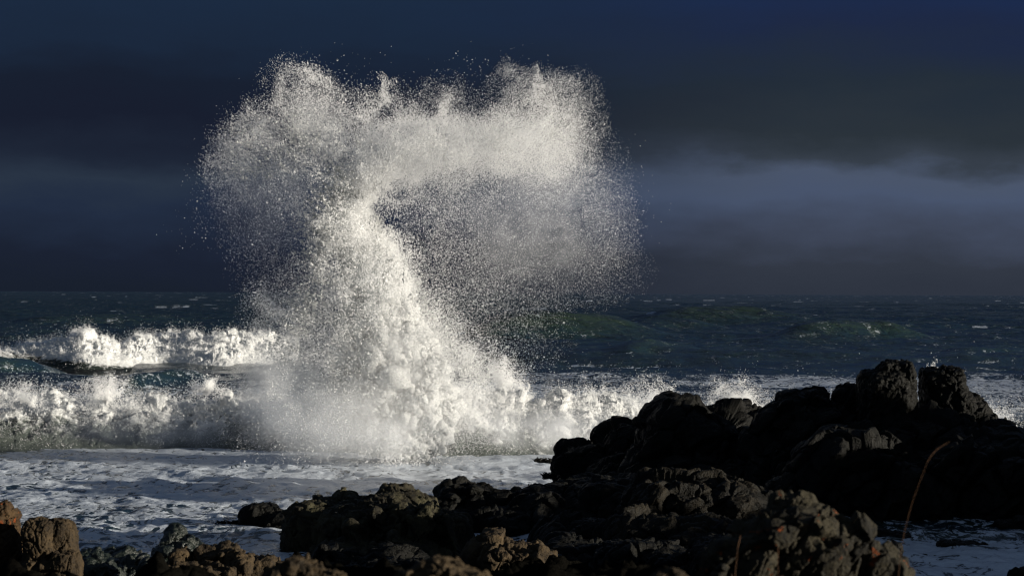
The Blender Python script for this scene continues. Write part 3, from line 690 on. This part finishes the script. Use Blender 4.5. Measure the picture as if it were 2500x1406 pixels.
rock('rock', 'dark shaded rock between the sunlit brown boulder and the lichen rock', M_BLACK,
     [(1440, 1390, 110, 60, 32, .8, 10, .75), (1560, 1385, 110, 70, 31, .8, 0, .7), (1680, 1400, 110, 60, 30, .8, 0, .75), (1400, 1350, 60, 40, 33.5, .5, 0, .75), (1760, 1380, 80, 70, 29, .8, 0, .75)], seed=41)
# bottom edge, left
rock('rock', 'brown rock pillar with orange lichen at the left edge', M_BROWN,
     [(8, 1330, 46, 90, 24, .25, 0, .6), (-10, 1300, 46, 80, 24, .25, -4, .6), (30, 1370, 36, 80, 24, .22, -3, .6), (0, 1430, 70, 60, 24, .3, 0, .7)], seed=17, rough=.6, facet=.6, vox=.007)
rock('rock', 'squared brown rock pillar with a vertical crack, second from the left edge', M_BROWN2,
     [(100, 1350, 38, 84, 23.5, .26, 0, .5), (150, 1345, 38, 80, 23.6, .26, -6, .5), (160, 1400, 36, 60, 23.4, .26, 0, .6), (110, 1420, 70, 60, 23.4, .26, 0, .6)], seed=18, rough=.6, facet=.5, vox=.007, strata=(.1, 0, 1))
GG = 'wet boulders along the bottom edge'
rock('rock', 'wet green boulder beside the squared brown pillar', M_GREEN,
     [(208, 1382, 36, 42, 27.6, .3, 0, .8), (245, 1400, 48, 44, 27.4, .3, 0, .8)], group=GG, seed=19)
rock('rock', 'glistening black boulder with a low triangular top, left foreground', M_GREEN,
     [(290, 1385, 52, 50, 29, .3, 0, .8), (330, 1400, 40, 36, 28.6, .3, 0, .8), (270, 1370, 30, 30, 29, .25, 15, .8)], group=GG, seed=20)
rock('rock', 'pointed dark green pyramid of rock, left foreground', M_GREEN,
     [(440, 1350, 54, 40, 31, .4, 8, .8), (428, 1315, 20, 34, 31, .25, 12, .8), (480, 1360, 46, 26, 31, .3, 22, .8), (400, 1360, 34, 26, 30.6, .3, 0, .8)], group=GG, seed=21)
rock('rock', 'small glossy stone in front of the dark pyramid rock', M_GREEN,
     [(372, 1385, 32, 28, 27, .2, 10, .8), (345, 1365, 14, 16, 27.4, .12, 0, .7)], group=GG, seed=22)
rock('rock', 'knobbly brown rock in front of the dark pyramid rock', M_BROWN2,
     [(440, 1372, 26, 30, 25, .2, 0, .8), (510, 1375, 36, 34, 25, .22, 0, .75), (560, 1370, 36, 36, 25, .22, 10, .75), (590, 1395, 26, 40, 24.8, .2, 15, .75), (480, 1410, 90, 34, 24.6, .3, 0, .8)], group=GG, seed=23)
rock('rock', 'low brown stone in the bottom gap right of the knobbly brown rock', M_BROWN2,
     [(640, 1388, 44, 30, 26, .25, 0, .8), (610, 1376, 20, 20, 26, .15, 0, .8), (690, 1400, 40, 30, 26, .25, 0, .8)], group=GG, seed=24)
rock('rock', 'blurred brown rock crest at the bottom edge under the central boulder', M_BROWN2,
     [(740, 1402, 60, 40, 10, .09, 12, .8), (790, 1418, 50, 34, 10, .09, 20, .8), (680, 1415, 50, 30, 10, .09, 0, .8)], seed=25, rough=.8)
rock('rock', 'blurred pale brown rock crest at the bottom edge left of the sunlit boulder', M_BROWN2,
     [(1075, 1402, 66, 36, 9, .09, 5, .8), (1140, 1418, 50, 30, 9, .09, 10, .8), (1010, 1415, 50, 24, 9, .09, 0, .8)], seed=26, rough=.8)
rock('rock', 'tiny blurred rock tip at the bottom edge left of the lichen rock', M_BROWN2,
     [(1630, 1415, 46, 22, 9, .06, 0, .8)], seed=27, rough=.8)
rock('rock', 'large blurred foreground rock spotted with orange lichen, lower right', M_LICHEN,
     [(1960, 1350, 130, 120, 12, .28, 0, .72), (1940, 1255, 70, 52, 12.1, .18, 0, .75), (2050, 1330, 100, 70, 12, .22, 25, .72), (2110, 1390, 84, 80, 12, .22, 25, .75), (1820, 1380, 100, 80, 11.9, .22, -10, .75), (1870, 1310, 70, 60, 12, .2, -25, .8), (2170, 1430, 60, 40, 12, .2, 10, .8), (1950, 1460, 250, 60, 12, .3, 0, .8)], seed=28, rough=.9)
hx = lambda x, d: 1250 + x / d * FPX
hy = lambda d: 715 + CAM_H / d * FPX
o = rock('added_shade_rock', 'added out-of-view rock mass shading the ridge from the right', M_BLACK,
     [(hx(24, 38), hy(38), 4.5 / 38 * FPX, 4.1 / 38 * FPX, 38, 5, 0, .8), (hx(25, 31), hy(31), 4.5 / 31 * FPX, 4.5 / 31 * FPX, 31, 4.5, 0, .8), (hx(24, 45), hy(45), 4.5 / 45 * FPX, 2.3 / 45 * FPX, 45, 3, 0, .8)], vox=.16, seed=50, rough=.7)
o['kind'] = 'structure'; del o['category']  # rock mass added outside the view, shaped to cast shade on the ridge
# rocks in the right pool
PG = 'rocks in the pool at the right'
rock('rock', 'flat black rock awash in the pool right of the lichen rock', M_BLACK,
     [(2160, 1308, 70, 14, 40, .4, 3, .8), (2215, 1316, 30, 8, 39.8, .2, 0, .9)], group=PG, seed=29, facet=.6)
rock('rock', 'black rock at the right edge of the pool under the ridge', M_BLACK,
     [(2460, 1290, 32, 22, 41, .3, 0, .75), (2500, 1285, 26, 26, 41, .3, 0, .8)], group=PG, seed=30)
rock('rock', 'long low strip of black rock lying in the pool foam', M_BLACK,
     [(2350, 1330, 60, 7, 38.6, .2, 0, .9)], group=PG, seed=31, facet=.5)
rock('rock', 'short sliver of black rock in the pool foam beside the lichen rock', M_BLACK,
     [(2240, 1357, 30, 7, 37, .12, 0, .8)], group=PG, seed=34, facet=.5)
rock('rock', 'small dark stone at the bottom right corner of the pool', M_BLACK,
     [(2490, 1405, 26, 16, 34, .15, 0, .8)], group=PG, seed=32)
rock('rock', 'small dark stone touching the right side of the lichen rock', M_BLACK,
     [(2180, 1352, 20, 26, 30, .15, 10, .8), (2170, 1385, 20, 30, 30, .15, 0, .8)], group=PG, seed=33)

# shore bed under the boulders
def build_shore():
    nx, ny = 420, 420
    y = np.geomspace(3.0, 40, ny); X = np.linspace(-1, 1, nx)[None] * (2.5 + .30 * y)[:, None]; Y = np.repeat(y[:, None], nx, 1)
    x, yy = X.ravel(), Y.ravel(); px = 1250 + x / yy * FPX
    top = np.interp(px, [-900, 150, 220, 380, 600, 760, 1000, 1300, 1500, 1700, 1850, 2000, 2200, 2260, 2900],
                    [1450, 1460, 1460, 1450, 1440, 1425, 1425, 1430, 1430, 1425, 1425, 1460, 1540, 1560, 1600])
    zt = CAM_H - (top - 715) / FPX * yy - .05
    n = fbm(np.stack([x, yy, 0 * x], -1) / np.maximum(.9, .06 * yy)[:, None], 5, .55, 2.1, 2)
    lim = np.interp(px, [-900, 400, 700, 1300, 1900, 2200, 2900], [27, 28, 36, 38, 36, 22, 22])
    z = zt + (n - .4) * .030 * yy + .012 * yy * fbm(np.stack([x, yy, 0 * x], -1) / 1.1 + 9, 3, .5, 2.1, 1) - 2.2 * sstep(yy, lim - 3, lim + 3)
    z = np.minimum(z, 2.6) 
    z = z - .10 * yy / 30
    me = raw_mesh('shore', np.stack([x, yy, z], -1), grid_faces(ny, nx), 4, True)
    tag(link('shore', me, rock_mat('shore_rock', (.0025, .0024, .002, 1), (.006, .0055, .0045, 1), (.9, 1.0), spec=0.0)), 'dark rocky shore under the boulders', 'shore', kind='structure')
build_shore()

# ------------------------------------------------------------------ seaweed and grass
def weed(px0, px1, py, d, n, h, label):
    V = []; F = []
    for k in range(n):
        px = rng.uniform(px0, px1); b = W(px, py + rng.uniform(-3, 5), d + rng.normal() * .12); hh = h * rng.uniform(.4, 1.1) / FPX * d
        lean = rng.normal(size=2) * .7; wd = hh * .22; i0 = len(V)
        for t in (0, .5, 1):
            c = b + np.array((lean[0] * hh * t * t, lean[1] * hh * t * t, hh * (t - .25 * t * t)))
            ww = wd * (1 - .75 * t)
            V += [c + (-ww, 0, 0), c + (ww, ww * .3, 0), c + (0, ww * .8, 0)]
        for j in (0, 3):
            for e in range(3): F.append((i0 + j + e, i0 + j + (e + 1) % 3, i0 + j + 3 + (e + 1) % 3, i0 + j + 3 + e))
    o = link('seaweed', raw_mesh('seaweed', np.array(V), np.array(F), 4), M_BLACK)
    tag(o, label, 'seaweed', 'clumps of seaweed', 'stuff')
weed(520, 640, 1284, 41.6, 420, 17, 'dark clump of seaweed left of the low round rock in the foam')
weed(1305, 1370, 1127, 57, 260, 12, 'dark clump of seaweed at the tip of the ridge against the surf')
weed(1325, 1400, 1165, 50.6, 260, 14, 'dark fringe of seaweed at the foot of the low knobbly rock')

M_GRASS, t = new_mat('dry_grass')
gn = t.n('ShaderNodeTexNoise', ins={'Scale': 20.0})
p_ = t.n('ShaderNodeBsdfPrincipled', ins={'Base Color': t.mix(gn.outputs[0], (.05, .019, .004, 1), (.11, .044, .009, 1)), 'Roughness': .8})
t.l(p_.outputs[0], t.n('ShaderNodeOutputMaterial').inputs[0])
def tube(pts, rad, sides=6):
    pts = np.array(pts); V = []; F = []
    tg = np.gradient(pts, axis=0); tg /= np.linalg.norm(tg, axis=1)[:, None]
    for k, (p, tv) in enumerate(zip(pts, tg)):
        a = np.cross(tv, (0, 1, 0)); a /= np.linalg.norm(a); b = np.cross(tv, a)
        for s in range(sides):
            an = 2 * math.pi * s / sides; V.append(p + (a * math.cos(an) + b * math.sin(an)) * rad[k])
        if k:
            for s in range(sides): F.append(((k - 1) * sides + s, (k - 1) * sides + (s + 1) % sides, k * sides + (s + 1) % sides, k * sides + s))
    return np.array(V), np.array(F)
def grass(pts, d, r, seed_from, label):
    root = bpy.data.objects.new('grass_stem', None); COL.objects.link(root)
    P = np.array(pts, float); s = np.linspace(0, 1, len(P)); u = np.linspace(0, 1, 40)
    px = np.interp(u, s, P[:, 0]); py = np.interp(u, s, P[:, 1])
    ker = np.ones(5) / 5; pad = lambda v: np.convolve(np.concatenate([[v[0]] * 2, v, [v[-1]] * 2]), ker, 'valid')
    C = W(pad(px), pad(py), d); C[:, 1] += .06 * u ** 2
    V, F = tube(C, r * (1.2 - .6 * u)); link('stalk', raw_mesh('stalk', V, F, 4), M_GRASS, root)
    k = u >= seed_from; uu = np.linspace(0, 1, k.sum())
    V, F = tube(C[k], r * (.6 + 1.0 * np.sin(np.clip(uu, .04, .97) * np.pi) * (1 + .35 * np.sin(uu * 40))))
    link('seed_head', raw_mesh('seed_head', V, F, 4), M_GRASS, root)
    tag(root, label, 'grass', 'dry grass stems')
grass([(2190, 1480), (2196, 1360), (2213, 1275), (2235, 1205), (2252, 1165), (2268, 1125), (2290, 1098), (2328, 1078)], 10, .00075, .62, 'tall bent dry orange grass stem in front of the black ridge')
grass([(1790, 1470), (1797, 1380), (1803, 1335), (1812, 1308)], 10, .0009, .55, 'short dry grass stem in front of the lichen rock')
grass([(1898, 1470), (1900, 1400), (1901, 1360), (1904, 1335)], 10, .0008, .6, 'thinnest and shortest dry grass stem, right of another short one')
